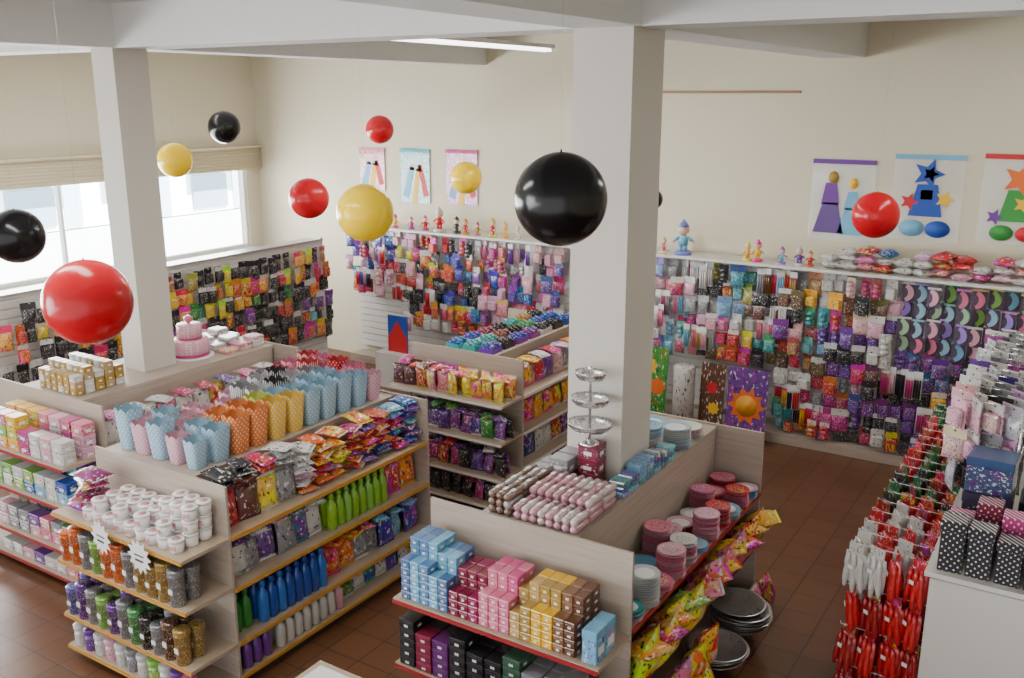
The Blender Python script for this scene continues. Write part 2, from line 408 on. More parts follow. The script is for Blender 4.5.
def starp(r,n=12,k=.68):
    return [((r if i%2==0 else r*k)*math.cos(math.pi*i/n),(r if i%2==0 else r*k)*math.sin(math.pi*i/n)) for i in range(2*n)]
STARB=single('price_starburst',MB().prism(starp(.125),-.003,0,0).box(-.05,.05,-.0045,-.003,.004,.014,1).box(-.045,.04,-.0045,-.003,-.035,-.02,1).mesh('starburst',[WTAG,INK]),'white starburst price card clipped to the shelf edge','price card')

R=(.5,.01,.015);MG=(.42,.015,.15);PK=(.62,.15,.25);LP=(.62,.32,.4);Y=(.75,.42,.01);OR=(.7,.13,.01);G=(.03,.25,.04);LG=(.2,.45,.06)
B=(.012,.06,.34);LB=(.14,.37,.55);V=(.13,.03,.25);W=(.55,.54,.52);K=(.012,.012,.016);BR=(.12,.045,.02);T=(.03,.3,.33);GR=(.22,.22,.24);GO=(.36,.22,.04);BU=(.2,.008,.04)
PB=(.27,.46,.60)
def rc(l): return random.choice(l)
def J(a): return random.uniform(-a,a)

# ------------------------------------------------------------ room
XW=-11.85; YB=10.9; CZ=4.75; BZ=4.39
struct('floor',MB().box(-12.1,4.1,-2,11.1,-.1,0),[FLOORM],'brown terracotta square tile floor with dark grout')
struct('ceiling',MB().box(-12.1,4.1,-2,11.1,CZ,CZ+.15),[CEILP],'off-white painted concrete ceiling')
struct('wall_back',MB().box(-12.1,4.1,YB,YB+.2,0,CZ),[CREAM],'cream painted wall above the display shelf')
struct('wall_right',MB().box(4.0,4.2,-2,YB,0,CZ),[CREAM],'cream painted side wall')
wy0,wy1,wz0,wz1=1.0,10.63,1.6,3.05
struct('wall_left',MB().box(XW-.2,XW,-2,wy0,0,CZ).box(XW-.2,XW,wy0,wy1,0,wz0).box(XW-.2,XW,wy0,wy1,wz1,CZ).box(XW-.2,XW,wy1,YB,0,CZ),[CREAM],'cream painted wall with a long shop window')
struct('trim_1',MB().box(-2.9,-2.5,5.25,5.7,0,BZ),[COLP],'square painted concrete pillar rising through a shelf unit')
struct('trim_2',MB().box(-7.7,-7.4,5.25,5.6,0,BZ),[COLP],'slim painted concrete pillar near the window')
struct('trim_3',MB().box(-2.9,-2.45,-2,YB,BZ,CZ),[CEILP],'concrete ceiling beam running over the square pillar')
struct('trim_4',MB().box(-7.75,-7.35,-2,YB,BZ,CZ),[CEILP],'concrete ceiling beam running over the slim pillar')
struct('trim_5',MB().box(-12,-7.75,5.25,5.65,BZ,CZ).box(-7.35,-2.9,5.25,5.65,BZ,CZ).box(-2.45,4,5.25,5.65,BZ,CZ),[CEILP],'concrete cross beam linking the pillars')
struct('trim_6',MB().box(-5.1,-3.11,YB-.02,YB,4.02,4.05),[BRN],'thin brown wooden batten fixed to the wall')
def window():
    b=MB(); n=3
    b.box(XW-.12,XW-.04,wy0,wy1,wz0,wz0+.04); b.box(XW-.12,XW-.04,wy0,wy1,wz1-.04,wz1)
    for i in range(n+1):
        y=wy0+(wy1-wy0-.04)*i/n; b.box(XW-.12,XW-.04,y,y+.04,wz0+.04,wz1-.04)
    b.box(XW-.085,XW-.075,wy0,wy1,wz0,wz1,1)
    b.box(XW,XW+.12,wy0-.05,wy1+.05,wz0-.04,wz0,0)
    return b
struct('window_1',window(),[FRAME,GLASS],'white framed shop window looking onto a bright street')
sb=MB(); z=2.84; 
while z<3.17:
    sb.lathe([(.03,-2.0),(.03,YB-.01)],8,0,M=Matrix.Translation((XW+.07,0,z+.03))@Matrix.Rotation(-math.pi/2,4,'X'),sm=True); z+=.045
sb.box(XW+.005,XW+.05,-1.95,YB-.02,2.84,3.2); sb.box(XW+.005,XW+.16,-1.95,YB-.02,3.19,3.22)
ob('roller_shutter',sb.mesh('roller_shutter',[SHUT]),label='cream rolled-up slatted shutter above the shop window',cat='roller shutter')
struct('trim_7',MB().box(-60,XW-.25,-30,70,-.15,-.05),[mat('street_paving',(.85,.88,.9),.9)],'sunlit street paving outside the shop window')
ext=MB().box(-28,-27,-30,60,0,7,0)
for i in range(20):
    y=-8+i*3.3; ext.box(-27,-26.9,y,y+1.5,.15,1.3,1); ext.box(-27,-26.95,y+1.8,y+2.4,.05,1.5,3); ext.box(-27,-26.2,y-.2,y+1.8,1.45,1.6,2)
ob('street_building',ext.mesh('street_building',[mat('facade_pale',(.9,.93,.95),.8),mat('facade_window',(.18,.26,.32),.4),mat('awning_teal',(.06,.28,.33),.6),mat('facade_door',(.4,.48,.55),.6)]),label='pale shop facade with teal awnings across the street',cat='building')

# ------------------------------------------------------------ gondolas
def gondola(label,xl,x0,x1,xr,y0,y1,zs,ze,dep,edge,hole=None,H=1.5,endx=None):
    g=ob('gondola_shelf',None,((xl+xr)/2,y0,0),label=label,cat='shelf unit')
    ox,oy=(xl+xr)/2,y0
    def part(name,mb,mats,par=g,**k):
        for i,v in enumerate(mb.v): mb.v[i]=(v[0]-ox,v[1]-oy,v[2])
        return ob(name,mb.mesh(name,mats),parent=par,**k)
    part('plinth',MB().box(xl+.04,xr-.04,y0+.02,y1-.02,0,.08),[DARK]) if not hole else part('plinth',MB().box(x1,xr-.04,y0+.02,y1-.02,0,.08).box(xl+.04,x0,y0+.02,y1-.02,0,.08),[DARK])
    part('back_panel',MB().box(x1-.02,x1,y0+.02,y1-.02,.08,H-.03),[WOOD]); part('back_panel',MB().box(x0,x0+.02,y0+.02,y1-.02,.08,H-.03),[WOOD])
    if hole:
        a,b_,c,d=hole
        t=MB().box(x0,x1,y0,c,H-.03,H).box(x0,x1,d,y1,H-.03,H).box(x0,a,c,d,H-.03,H)
        if b_<x1: t.box(b_,x1,c,d,H-.03,H)
    else: t=MB().box(x0,x1,y0,y1,H-.03,H)
    part('top_board',t,[WOOD])
    e0,e1=(endx or (xl,xr))
    part('end_panel',MB().box(e0,e1,y0-.02,y0,0,H+.015),[WOOD]); part('end_panel',MB().box(e0,e1,y1,y1+.02,0,H+.015),[WOOD])
    for z in zs:
        s=part('shelf',MB().box(x1,xr,y0+.001,y1-.001,z-.02,z),[WOODL]); 
        ob('price_rail',MB().box(xr-ox,xr-ox+.012,.001,y1-y0-.001,z-.026,z+.003).mesh('rail',[edge]),parent=s)
        if xl<x0-.05:
            part('shelf',MB().box(xl,x0,y0+.001,y1-.001,z-.02,z),[WOODL])
    for z in ze:
        s=part('end_shelf',MB().box(e0,e1,y0-.02-dep,y0-.02,z-.025,z),[WOODL])
        ob('price_rail',MB().box(e0-ox,e1-ox,-.03-dep,-.02-dep,z-.03,z-.008).mesh('rail',[edge]),parent=s)
    if ze: part('end_back',MB().box(e0,e1,y0-.045,y0-.02,.0,.08),[DARK])
    return g
PC=(-2.905,-2.495,5.245,5.705); PL=(-7.705,-7.395,5.245,5.605)
gondola('tall wood-laminate shelf unit with red edging around the square pillar',-3.42,-3.05,-2.37,-2.0,4.42,6.7,[1.03,.6,.15],[1.0,.55,.12],.4,REDM,hole=PC)
gondola('long wood-laminate shelf unit with amber edging and popcorn cups on top',-6.35,-5.98,-5.0,-4.65,3.82,5.96,[1.15,.77,.36,.1],[1.15,.79,.36,.1],.38,ORM,endx=(-6.04,-4.65))
gondola('wood-laminate shelf unit with red edging around the slim pillar',-8.4,-8.0,-7.13,-6.8,4.4,6.6,[1.1,.75,.35,.1],[1.1,.75,.35,.1],.4,REDM,hole=PL)
gondola('wood-laminate shelf unit with white shelves of snack bags',-5.98,-5.6,-4.95,-4.61,7.45,9.3,[1.15,.77,.4,.1],[1.15,.77,.4,.1],.38,WHITE)

def slat(b,x0,x1,y,z0,z1):
    z=z0
    while z<z1-.01: b.box(x0,x1,y-.02,y,z,min(z+.085,z1)); z+=.1
    b.box(x0,x1,y,y+.02,z0,z1)
class Blocks:
    def __init__(s,wid): s.d={};s.w=wid
    def get(s,a,r,protos,zone):
        k=(int(a/s.w+r*.37),r)
        if k not in s.d: s.d[k]=(rc(protos),rc(zone),random.uniform(.92,1.25),random.uniform(.98,1.2))
        return s.d[k]
EHt=1.95
g=ob('slatwall_gondola',None,(-9.9,7.6,0),label='tall white slatwall display unit hung with party packs',cat='display unit')
b=MB(); slat(b,-2.5,2.5,0,.2,EHt-.03); ob('slat_panel',b.mesh('slat',[WHITE]),(.1,0,0),(0,0,math.pi/2),parent=g)
ob('end_frame',MB().box(-.1,.12,2.5,2.54,0,EHt+.02).mesh('ef',[WHITE]),parent=g); ob('end_frame',MB().box(-.1,.12,-2.54,-2.5,0,EHt+.02).mesh('ef',[WHITE]),parent=g)
ob('top_cap',MB().box(-.12,.13,-2.54,2.54,EHt-.03,EHt).mesh('tc',[GREYM]),parent=g)
ob('base_shelf',MB().box(-.1,.3,-2.5,2.5,0,.2).mesh('bs',[WHITE]),parent=g)
EH=MB(); EB=Blocks(.3)
EC=[[K,Y,K,K,K,GO],[K,R,K,K,Y,R],[K,Y,K,G,K,OR],[R,K,V,K,K],[K,K,R,LB,K],[R,OR,K,K]]
for ri,z in enumerate((1.86,1.65,1.44,1.23,1.02,.81)):
    for i in range(33):
        y=5.18+i*.15; x=-9.6+J(.05)
        if y<6.2 and random.random()<.25: continue
        p,c,sx,sz=EB.get(y,ri,[HB2,HB1,BL1],EC[ri])
        if random.random()<.4: c=rc(EC[ri])
        put(p,(x,y+J(.015),z-.01+J(.015)),math.pi/2+J(.3),c,group='favour bags on the window-side display',scale=(sx*.9,1.1,sz))
        EH.tube((.12,y-7.6,z-.006),(x+9.94,y-7.6,z-.006),.003)
ob('hook',EH.mesh('hooks',[WIRE]),parent=g,kind='stuff')

g=ob('wall_display',None,(-5,10.85,0),label='long white slatwall display with hooks, plinth and top shelf',cat='wall display')
b=MB(); slat(b,-4.7,5.6,0,.2,2.1); ob('slat_panel',b.mesh('slat',[WHITE]),parent=g)
ob('top_shelf',MB().box(-4.7,5.6,-.42,0,2.11,2.14).mesh('ts',[WHITE]),parent=g)
ob('plinth',MB().box(-4.7,5.6,-.3,0,0,.12).mesh('pl',[WOOD]),parent=g)
BH=MB(); WB=Blocks(.34)
rowz=[2.05,1.86,1.67,1.48,1.29,1.10,.91,.72,.53,.36]
x=-9.6; 
while x<.1:
    right=x>-4.7
    for ri,z in enumerate(rowz[:10 if right else (5 if x<-8.7 else 7)]):
        if -4.75<x<-3.1 and z<1.0: continue
        if -5.9<x<-4.75: continue
        if x<-8.8: zone=[R,K,Y,R,B,LP]
        elif x<-8.1: zone=[R,LP,W,R,K]
        elif x<-7.4: zone=[B,R,R,R,K,OR]
        elif x<-5: zone=[LP,MG,PK,B,W,V,R,K]
        elif x<-4.1: zone=[LP,PK,W,GR,LB,MG]
        elif ri==3: zone=[PK,MG,V,LP,W]
        elif x<-2.6: zone=[LB,Y,W,R,GO,K,T,LP,BR,K,GR,R]
        elif x<-1.8: zone=[W,V,K,BR,LP,GR,R,MG]
        else: zone=[V,K,MG,K,Y,R,V,K]
        p,c,sx,sz=WB.get(x+20,ri,[BL1,BL1,BL2,HB1,HB2,HB1,BL1,LNG],zone)
        if x>-1.75 and ri<4: p,c,sx,sz=ARC,rc([PB,PB,LB,PK,LG,LP,(.3,.2,.6),(.3,.5,.3)]),1.1,1.02
        elif random.random()<.3: c=rc(zone)
        yy=10.60+J(.09)
        put(p,(x+J(.018),yy,z+J(.02)),J(.3),c,group='hanging packs on the back wall display',scale=(sx,1,sz))
        if p is LNG: put(p,(x+.075,yy+J(.05),z+J(.02)),J(.3),rc(zone),group='hanging packs on the back wall display',scale=(sx,1,sz))
        BH.tube((x+5,-.02,z-.004),(x+5,yy-10.85-.02,z-.004),.003)
    x+=.143
ob('hook',BH.mesh('hooks',[WIRE]),parent=g,kind='stuff')

# ------------------------------------------------------------ stock helpers
H90=math.pi/2
def run(p,xs,y0,y1,step,z,cols,grp,rz=H90,rx=-.12,alongx=False,j=.01,scale=None,label=None):
    n=max(1,int(round((y1-y0)/step)))
    for k in range(n):
        t=y0+(k+.5)*(y1-y0)/n
        for q in xs:
            pos=(t+J(j),q+J(j),z) if alongx else (q+J(j),t+J(j),z)
            put(p,pos,rz+J(j*8),rc(cols),grp,rx=rx,scale=scale,label=label)
def lying(p,x,y,z,rz,L,col,grp,scale=1,label=None,tilt=.05):
    ax=Vector((-math.sin(rz),math.cos(rz)))
    put(p,(x-ax.x*L/2,y-ax.y*L/2,z),rz,col,grp,rx=-H90+tilt,scale=scale,label=label)

# ---- unit B (popcorn cups) top
PO=(.72,.2,.03); PY=(.78,.5,.06); PG=(.38,.38,.40); PL_=(.5,.6,.08)
rows4=[[(POPD,PB,.85),(POPD,PB,1.0),(POPD,PO,1.15),(POPD,PO,1.2),(POPD,PY,1.2),(POPD,PY,1.15),(POPD,PB,1.15),(POPD,PB,1.15),(POPD,PB,1.2),(POPD,PB,1.1),(POPD,LP,.95)],
 [(POPD,LP,.85),(POPD,PB,1.0),(POPD,PO,1.1),(POPD,PO,1.15),(POPD,PL_,1.2),(POPD,PB,1.15),(POPD,PB,1.1),(POPD,PB,1.2),(POPD,PB,1.25),(POPD,LP,1.0),(POPD,PK,1.1)],
 [(POPD,PB,1.1),(POPD,LP,.85),(POPD,LP,.8),(POPD,PO,.85),(POPP,(.45,.36,.5),.9),(POPS,PG,1.1),(POPS,K,1.2),(POPS,PG,1.2),(POPS,GR,1.2),(POPD,PK,1.0),(POPD,R,1.2)],
 [(POPD,LP,.95),(POPD,PB,1.1),(POPD,LP,.8),(POPP,LP,.75),(POPD,LP,.8),(POPS,GR,1.1),(POPS,PG,1.2),(POPS,K,1.25),(POPD,LP,1.0),(POPS,R,1.2),(POPD,PK,1.2)],
 [(POPD,PB,1.25),(POPD,LP,.8),None,(POPP,LP,.7),None,(POPP,LP,.75),(POPS,PG,.9),(POPS,GR,1),(POPD,R,1.),(POPD,PK,1.1),(POPS,R,1.2)]]
for r,row in enumerate(rows4):
    for k,it in enumerate(row):
        if it: put(it[0],(-5.11-.178*r+J(.003),3.96+.182*k+J(.003),1.5),J(.04),it[1],'popcorn cups on top of the shelf unit',scale=(1,1,it[2]) if it[2]>.9 else it[2])
# B side shelves
g1='bagged goods on the amber-edged shelf unit'
kc=[[R,MG,K],[R,BR,K],[BR,Y,R],[W,LP,GR],[W,LP,OR],[OR,R,OR],[OR,LP,Y],[R,MG,R],[OR,V,R],[B,OR,R],[B,LB,R],[B,LB,V]]
for k in range(12):
    y=3.92+k*.178
    cols=kc[k]
    if k<4:
        for q in range(2): put(BAGM,(-4.9+.13*q,y,1.152),H90+J(.15),rc(cols),g1,rx=-.12)
        for L in range(2+k%2): lying(BAGS,-4.83+J(.02),y,1.455+.05*L,H90+J(.5),.21,rc(cols),g1,tilt=J(.2))
    else:
        for L in range(7): lying(BAGS,-4.82+J(.03),y+J(.025),1.18+.052*L,H90+J(.5),.21,rc(cols),g1,scale=(1.1,1.2,1),tilt=J(.2))
run(BAGM,[-4.9,-4.77],3.86,4.78,.165,.772,[LP,W,V,W,R,GR],g1,j=.025,scale=(1,1.3,1.1))
for k in range(5): lying(BAGS,-4.79,3.95+k*.19,1.05,H90+J(.5),.21,rc([W,V,LP,GR]),g1,tilt=J(.2))
run(BOT,[-4.92,-4.83,-4.74],4.82,5.5,.084,.771,[(.25,.5,.03),LG,(.2,.42,.03)],'green bottles on the shelf unit',rx=0,scale=(1.15,1.15,1.35),j=.001)
run(BAGM,[-4.9,-4.77],5.52,5.94,.19,.772,[OR,R,OR],g1,scale=1.15)
run(BOT,[-4.9,-4.78],3.87,4.05,.085,.361,[G],'green bottles on the shelf unit',rx=0,scale=(1.15,1.15,1.35),j=.001)
run(BOT,[-4.91,-4.82,-4.73],4.08,4.75,.088,.361,[B,(.02,.14,.5),B],'blue bottles on the shelf unit',rx=0,scale=(1.2,1.2,1.45),j=.001)
run(BAGM,[-4.9,-4.77],4.8,5.4,.165,.362,[OR,R,GR,R],g1,j=.025,scale=(1,1.3,1.05))
run(BAGM,[-4.9,-4.77],5.4,5.94,.165,.362,[B,B,LB],g1,j=.025,scale=(1,1.3,1.05))
for k in range(6): lying(BAGS,-4.77,4.88+k*.18,.64,H90+J(.6),.21,rc([OR,R] if k<3 else [B,LB]),g1,tilt=J(.2))
run(BOT,[-4.81,-4.71],3.88,4.15,.09,.101,[V],'purple bottles on the lowest shelf',rx=0,scale=1.1,j=.001)
run(BOT,[-4.81,-4.71],4.2,4.9,.09,.101,[W,W,LP],'white bottles on the lowest shelf',rx=0,scale=1.1,j=.001)
run(BAGS,[-4.77],4.95,5.94,.15,.102,[G,W,B,B,Y],g1,label='printed pillow bag of sweets on the lowest shelf')
# B end shelves
g2='goods on the end shelves of the amber-edged unit'
for i in range(2,11):
    for jj in range(3):
        x=-5.98+i*.113+.06; y=3.5+jj*.112
        h=1+(i>=3 and (jj>0 or i%2))+(i>7 and jj>0)
        for L in range(h): put(TUB,(x+L*.006,y,1.151+L*.092),J(.6),W,'white icing tubs on the end shelf')
for k in range(5): lying(BAGM,-5.86+.02*k,3.6,1.2+.055*k,.4*k,.26,rc([MG,MG,BU]),g2)
for x,dz in((-5.42,.02),(-5.02,-.01)): put(STARB,(x,3.38,1.11+dz),J(.15),W,'starburst price cards')
for z,cc in((.791,[OR,OR,GR,LG,OR,OR,GR,GO,GO,GO,GR]),(.361,[(.1,.1,.35),V,GR,LG,V,GR,(.06,.3,.08),K,GR,BR,GO])):
    for i in range(11):
        for jj in range(2):
            put(TUMB,(-5.96+i*.118,3.465+jj*.118,z),0,cc[i],'glitter cups on the end shelves',scale=(1.04,1.04,1.1+.3*((i*7+jj*3)%4)/3))
cc=[W,V,W,LP,W,GR,W,LG,W,V,PK]
for i in range(11):
    put(CAN,(-5.95+i*.12,3.47,.101),0,cc[i],'cup packs on the lowest end shelf')

# ---- unit A end shelf small cartons
g3='small cartons stacked on the red-edged end shelf'
cl=[(-3.34,5,[LB,(.08,.2,.4),(.06,.13,.3)],[7,7,7,6,6]),(-2.98,3,[BU,(.3,.01,.09)],[5,5,5]),(-2.765,3,[PK,(.6,.06,.22)],[6,6,6]),(-2.55,4,[GO,(.5,.32,.1),GO,Y],[5,6,6,6]),(-2.265,2,[BR,(.2,.09,.04)],[6,6])]
for x0,n,cols,hs in cl:
    for i in range(n):
        for jj in range(3):
            c=rc(cols)
            for L in range(hs[i]-(jj==0)*2):
                put(CTS,(x0+i*.0705,4.075+jj*.1,1.001+L*.053),J(.01),c,g3,scale=(1,1.25,1))
put(CTT,(-2.07,4.08,1.001),H90,LB,g3,label='upright blue printed carton beside stacked cartons')
put(CTT,(-2.07,4.2,1.001),H90,LB,g3,label='upright blue printed carton beside stacked cartons')
cl=[[BU,K],[BU,K],[(.1,.01,.12),K],[K],[K,BR],[K,(.1,.1,.11)],[(.04,.1,.06),K],[K,GR],[GR,GR],[K,GR]]
for i,cols in enumerate(cl):
    for jj in range(2):
        c=rc(cols)
        for L in range(4+(i%3==0)): put(CTD,(-3.33+i*.128,4.07+jj*.128,.551+L*.063),J(.02),c,'dark cartons on the lower end shelf')
for i in range(8): 
    put(CTM,(-3.3+i*.155,4.07,.121),J(.03),rc([BU,K,K,B]),'cartons on the lowest end shelf')
# A side shelf: plates
stk=[(0,[LP,T,LP],6,PLT),(0,[LP,W],9,PLT),(1,[W,(.45,.5,.53)],15,PLT),(1,[W,GR],11,PLT),(2,[LP,PK],4,PLTD),(2,[LP,W],4,PLT),(3,[LP,PK],13,PLTD),(3,[T,LB],3,PLTP),(4,[PK,W],12,PLTD),(4,[LP,PK],15,PLTD),
     (5,[LB,PB],3,PLTP),(5,[R,LP],8,PLTD),(6,[LP,PK],14,PLTD),(6,[LP,R],5,PLT),(7,[PK,R],12,PLTD),(7,[LB,W],4,PLT),(8,[LB,W],5,PLT),(8,[LP,PK],13,PLTD),(9,[R,PK],10,PLTD),(9,[R,PK],6,PLTD),(10,[LB,LP],6,PLT),(10,[R,PK],9,PLTD)]
for q,(k,cols,n,p) in enumerate(stk):
    x=-2.265 if q%2 else -2.075; y=4.53+k*.205+J(.01)
    s=.83+J(.06)
    for L in range(n):
        put(p,(x+J(.005),y+J(.005),1.031+L*.0135),J(3),rc(cols),'stacked party plates on the side shelf',scale=s,rx=J(.02))
g4='snack bags heaped on the red-edged shelf unit'
BC=[Y,Y,Y,PK,LG,Y,R,R,OR]
run(BAGL,[-2.22],4.46,6.66,.24,.602,BC,g4,rx=-.15,scale=(1,1,1.05))
run(BAGL,[-2.02],4.46,6.66,.23,.602,BC,g4,rx=.25,j=.025,scale=(1.15,1.2,1.2))
for k in range(11): lying(BAGL,-1.99+J(.03),4.58+k*.205,.87+J(.02),H90+J(.7),.29,rc(BC),g4,scale=1.0,tilt=-.35)
run(BAGL,[-1.98],4.46,5.6,.21,.152,BC,g4,rx=.2,j=.02,scale=(1.1,1.2,1.25))
run(BAGL,[-1.82],4.5,5.45,.215,.0,[Y,Y,R,OR,PK],g4,rx=-.3,scale=1.15,label='large yellow and red bag of snacks on the floor')
run(BAGL,[-1.66],4.55,5.3,.23,.0,[Y,Y,LG],g4,rx=-.5,scale=1.1,label='large yellow and red bag of snacks on the floor')
for y,n in((5.75,5),(6.22,9)):
    for L in range(n): put(PAN,(-1.95+J(.03),y+J(.03),.151+L*.02),J(3),W,'silver trays stacked on the bottom shelf',scale=(1,1,.75),rx=J(.02))
run(BAGL,[-1.9],6.45,6.95,.23,.0,[MG,PK],g4,rx=-.25,label='pink puffy bag standing on the floor')
# A top
g5='goods on the top board around the pillar'
DP=(.42,.2,.24); DB=(.17,.1,.075); SV=(.35,.33,.32)
for k in range(3):
    for q in range(8):
        for L in range(3 if k else 2):
            put(ROLL,(-2.41-.056*q,4.53+k*.182,1.528+L*.047),J(.03),rc([DP,DP,(.5,.26,.3),(.5,.4,.4)]),g5,label='narrow dusty-pink film-wrapped roll with white label')
    for q in range(3):
        for L in range(3):
            put(ROLL,(-2.875-.056*q,4.53+k*.182,1.528+L*.047),J(.03),rc([DB,SV,DB]),g5,label='narrow brown or silver film-wrapped roll')
for y in(5.06,5.19):
    put(CTM,(-2.98,y,1.501),J(.02),rc([GR,BR,GR]),g5,scale=(1,.95,1))
    for L in range(2): put(CTM,(-2.83,y,1.501+L*.101),J(.02),rc([GR,BR,K]),g5,scale=(1,.95,1))
for L in range(3): put(CTM,(-2.665,5.16,1.501+L*.101),0,BU,g5,scale=(1.02,1.02,1))
for k in range(1,8):
    for L in range(4-(k>5)-(k<3)): put(FPK,(-2.435,5.0+k*.12,1.501+L*.036),0,rc([LB,(.06,.15,.3),B,(.1,.2,.25)]),g5,scale=(.55,.75,1))
# silver tiered stand
g=ob('tiered_cake_stand',None,(-2.665,5.12,1.805),label='three-tier polished silver cake stand with scalloped rims',cat='cake stand')
ob('pole',MB().lathe([(.01,0),(.008,.49),(.018,.5),(.018,.52),(.002,.53)],12).mesh('pole',[CHROME]),parent=g)
ob('foot',MB().lathe([(.07,0),(.06,.012),(.02,.03)],24).mesh('foot',[CHROME]),parent=g)
for r,z in((.15,.1),(.13,.27),(.105,.44)):
    b=MB(); n=48; vs=[];fs=[]
    prof=[(.01,0),(.8,0),(.93,.02),(1,.045),(1,.049),(.92,.026),(.79,.004),(.01,.004)]
    for a,zz in prof:
        for i in range(n):
            t=2*math.pi*i/n; k=1+.03*math.sin(12*t)*(a>.85); vs.append((r*a*k*math.cos(t),r*a*k*math.sin(t)*.85,zz))
    for k in range(len(prof)-1):
        for i in range(n): fs.append((k*n+i,k*n+(i+1)%n,(k+1)*n+(i+1)%n,(k+1)*n+i))
    ob('tier_plate',b.add(vs,fs,0,True).mesh('tier',[TRAYM]),(0,0,z),parent=g)
for L in range(15): put(rc([PLT,PLTD]),(-2.6,5.88,1.501+L*.0145),J(3),rc([W,W,LB,LP]),g5)
for L in range(11): put(PLT,(-2.48,6.12,1.501+L*.0145),J(3),rc([PB,W,W]),g5)
for L in range(5): put(PLTD,(-2.5,6.4,1.501+L*.0145),J(3),rc([LP,W,R]),g5)
for L in range(8): put(PLT,(-2.73,6.25,1.501+L*.0145),J(3),rc([PB,W,LB]),g5)

# ---- unit D
g6='snack bags on the white-edged shelf unit'
dz=[(1.15,[[BR,R,MG,R,PK],[Y,Y,OR]]),(.77,[[V,V,G,K],[V,G,V,K]]),(.4,[[V,R,MG,G],[W,V,MG,K]]),(.1,[[K,R,V],[K,MG]])]
for z,(c1,c2) in dz:
    for q,yy in enumerate((7.14,7.27)):
        for k in range(10):
            x=-5.9+k*.135
            put(CHIPM,(x+J(.02),yy+J(.015),z+.002),J(.35),rc(c1 if k<5 else c2),g6,rx=J(.2)-.05,scale=(.72,.9,.8+.12*q*(z>1)))
    for k in range(9): lying(CHIPS,-5.88+k*.145,7.2+J(.03),z+.22,J(.9),.21,rc(c1 if k<5 else c2),g6,scale=(.85,1.1,.85),tilt=J(.35))
    run(CHIPM,[-4.75],7.5,9.25,.2,z+.002,[Y,LP,W,R,BR,V,OR,GR],g6)
    if z>1:
        for k in range(8): lying(CHIPS,-4.78,7.6+k*.22,z+.26,H90+J(.4),.21,rc([Y,LP,W,R,OR]),g6)
for i in range(3):
    for k in range(7):
        c=rc([[T,B,K,B,GO,BU],[K,B,T,BU,K,B,G],[K,GR,V,K,B,BR,K]][i])
        put(TRAY,(-5.47+i*.2,7.56+k*.25,1.501),H90,c,'display trays on top of the snack shelf unit',scale=.76)
# ---- unit C
g7='boxes on the red-edged unit by the slim pillar'
for z,cols,cols2 in((1.1,[Y,GO,LG,Y],[PK,LP,W,MG]),(.75,[W,LG,B],[B,V,W,LB]),(.35,[GR,V,LP],[W,G,PK]),(.1,[W,V],[W,PK,LP])):
    for i in range(3,10):
        for jj in range(2):
            h=4 if i<6 else 3
            if z<1: h=3
            if z<.2: h=2
            c=rc(cols if i<6 else cols2)
            for L in range(h-(jj==0)):
                if L*.101+.1+z>z+.36 : continue
                put(CTM,(-8.32+i*.158,4.07+jj*.19,z+.001+L*.101),J(.05),c if random.random()<.7 else rc(cols+cols2),g7)
for i in range(6):
    for jj in range(5):
        for L in range(3+(jj%2)):
            put(CTG,(-7.75+i*.09,4.5+jj*.1,1.501+L*.059),J(.04),rc([GO,W,GO,(.4,.28,.13)]),'gold and white favour boxes on the top board',scale=1.13)
run(CHIPM,[-6.93],4.45,6.55,.19,1.102,[MG,V,W,PK,R,W],g7)
for k in range(8): lying(CHIPS,-6.95,4.55+k*.25,1.37,H90+J(.5),.21,rc([MG,V,W,PK]),g7)
g=ob('display_cake',None,(-7.5,5.86,1.5),label='two-tier pink decorated cake with white dotted bands',cat='cake')
ob('cake_board',MB().lathe([(.22,0),(.22,.012)],32).mesh('cb',[WTAG]),parent=g)
ob('cake_tier',MB().lathe([(.18,.012),(.18,.17),(.17,.18)],32).mesh('ct',[DOTS]),parent=g,col=LP)
ob('cake_tier',MB().lathe([(.12,.18),(.12,.32),(.11,.33)],32).mesh('ct2',[DOTS]),parent=g,col=LP)
ob('ribbon',MB().lathe([(.183,.02),(.183,.045)],32,cap=False).lathe([(.123,.185),(.123,.2)],32,cap=False).mesh('rb',[PLAIN]),parent=g,col=MG)
ob('bow',MB().lathe([(.01,.33),(.04,.36),(.05,.39),(.02,.41)],12).mesh('bow',[PLAIN]),parent=g,col=PK)
for k in range(3):
    for i in range(4):
        for L in range(1+(i+k)%3): put(FPK,(-7.3-.18*i,6.15+k*.17,1.501+L*.036),J(.1),rc([W,LP,W,PK,GR]),'flat white and pink packs by the cake',scale=(.8,1,1))

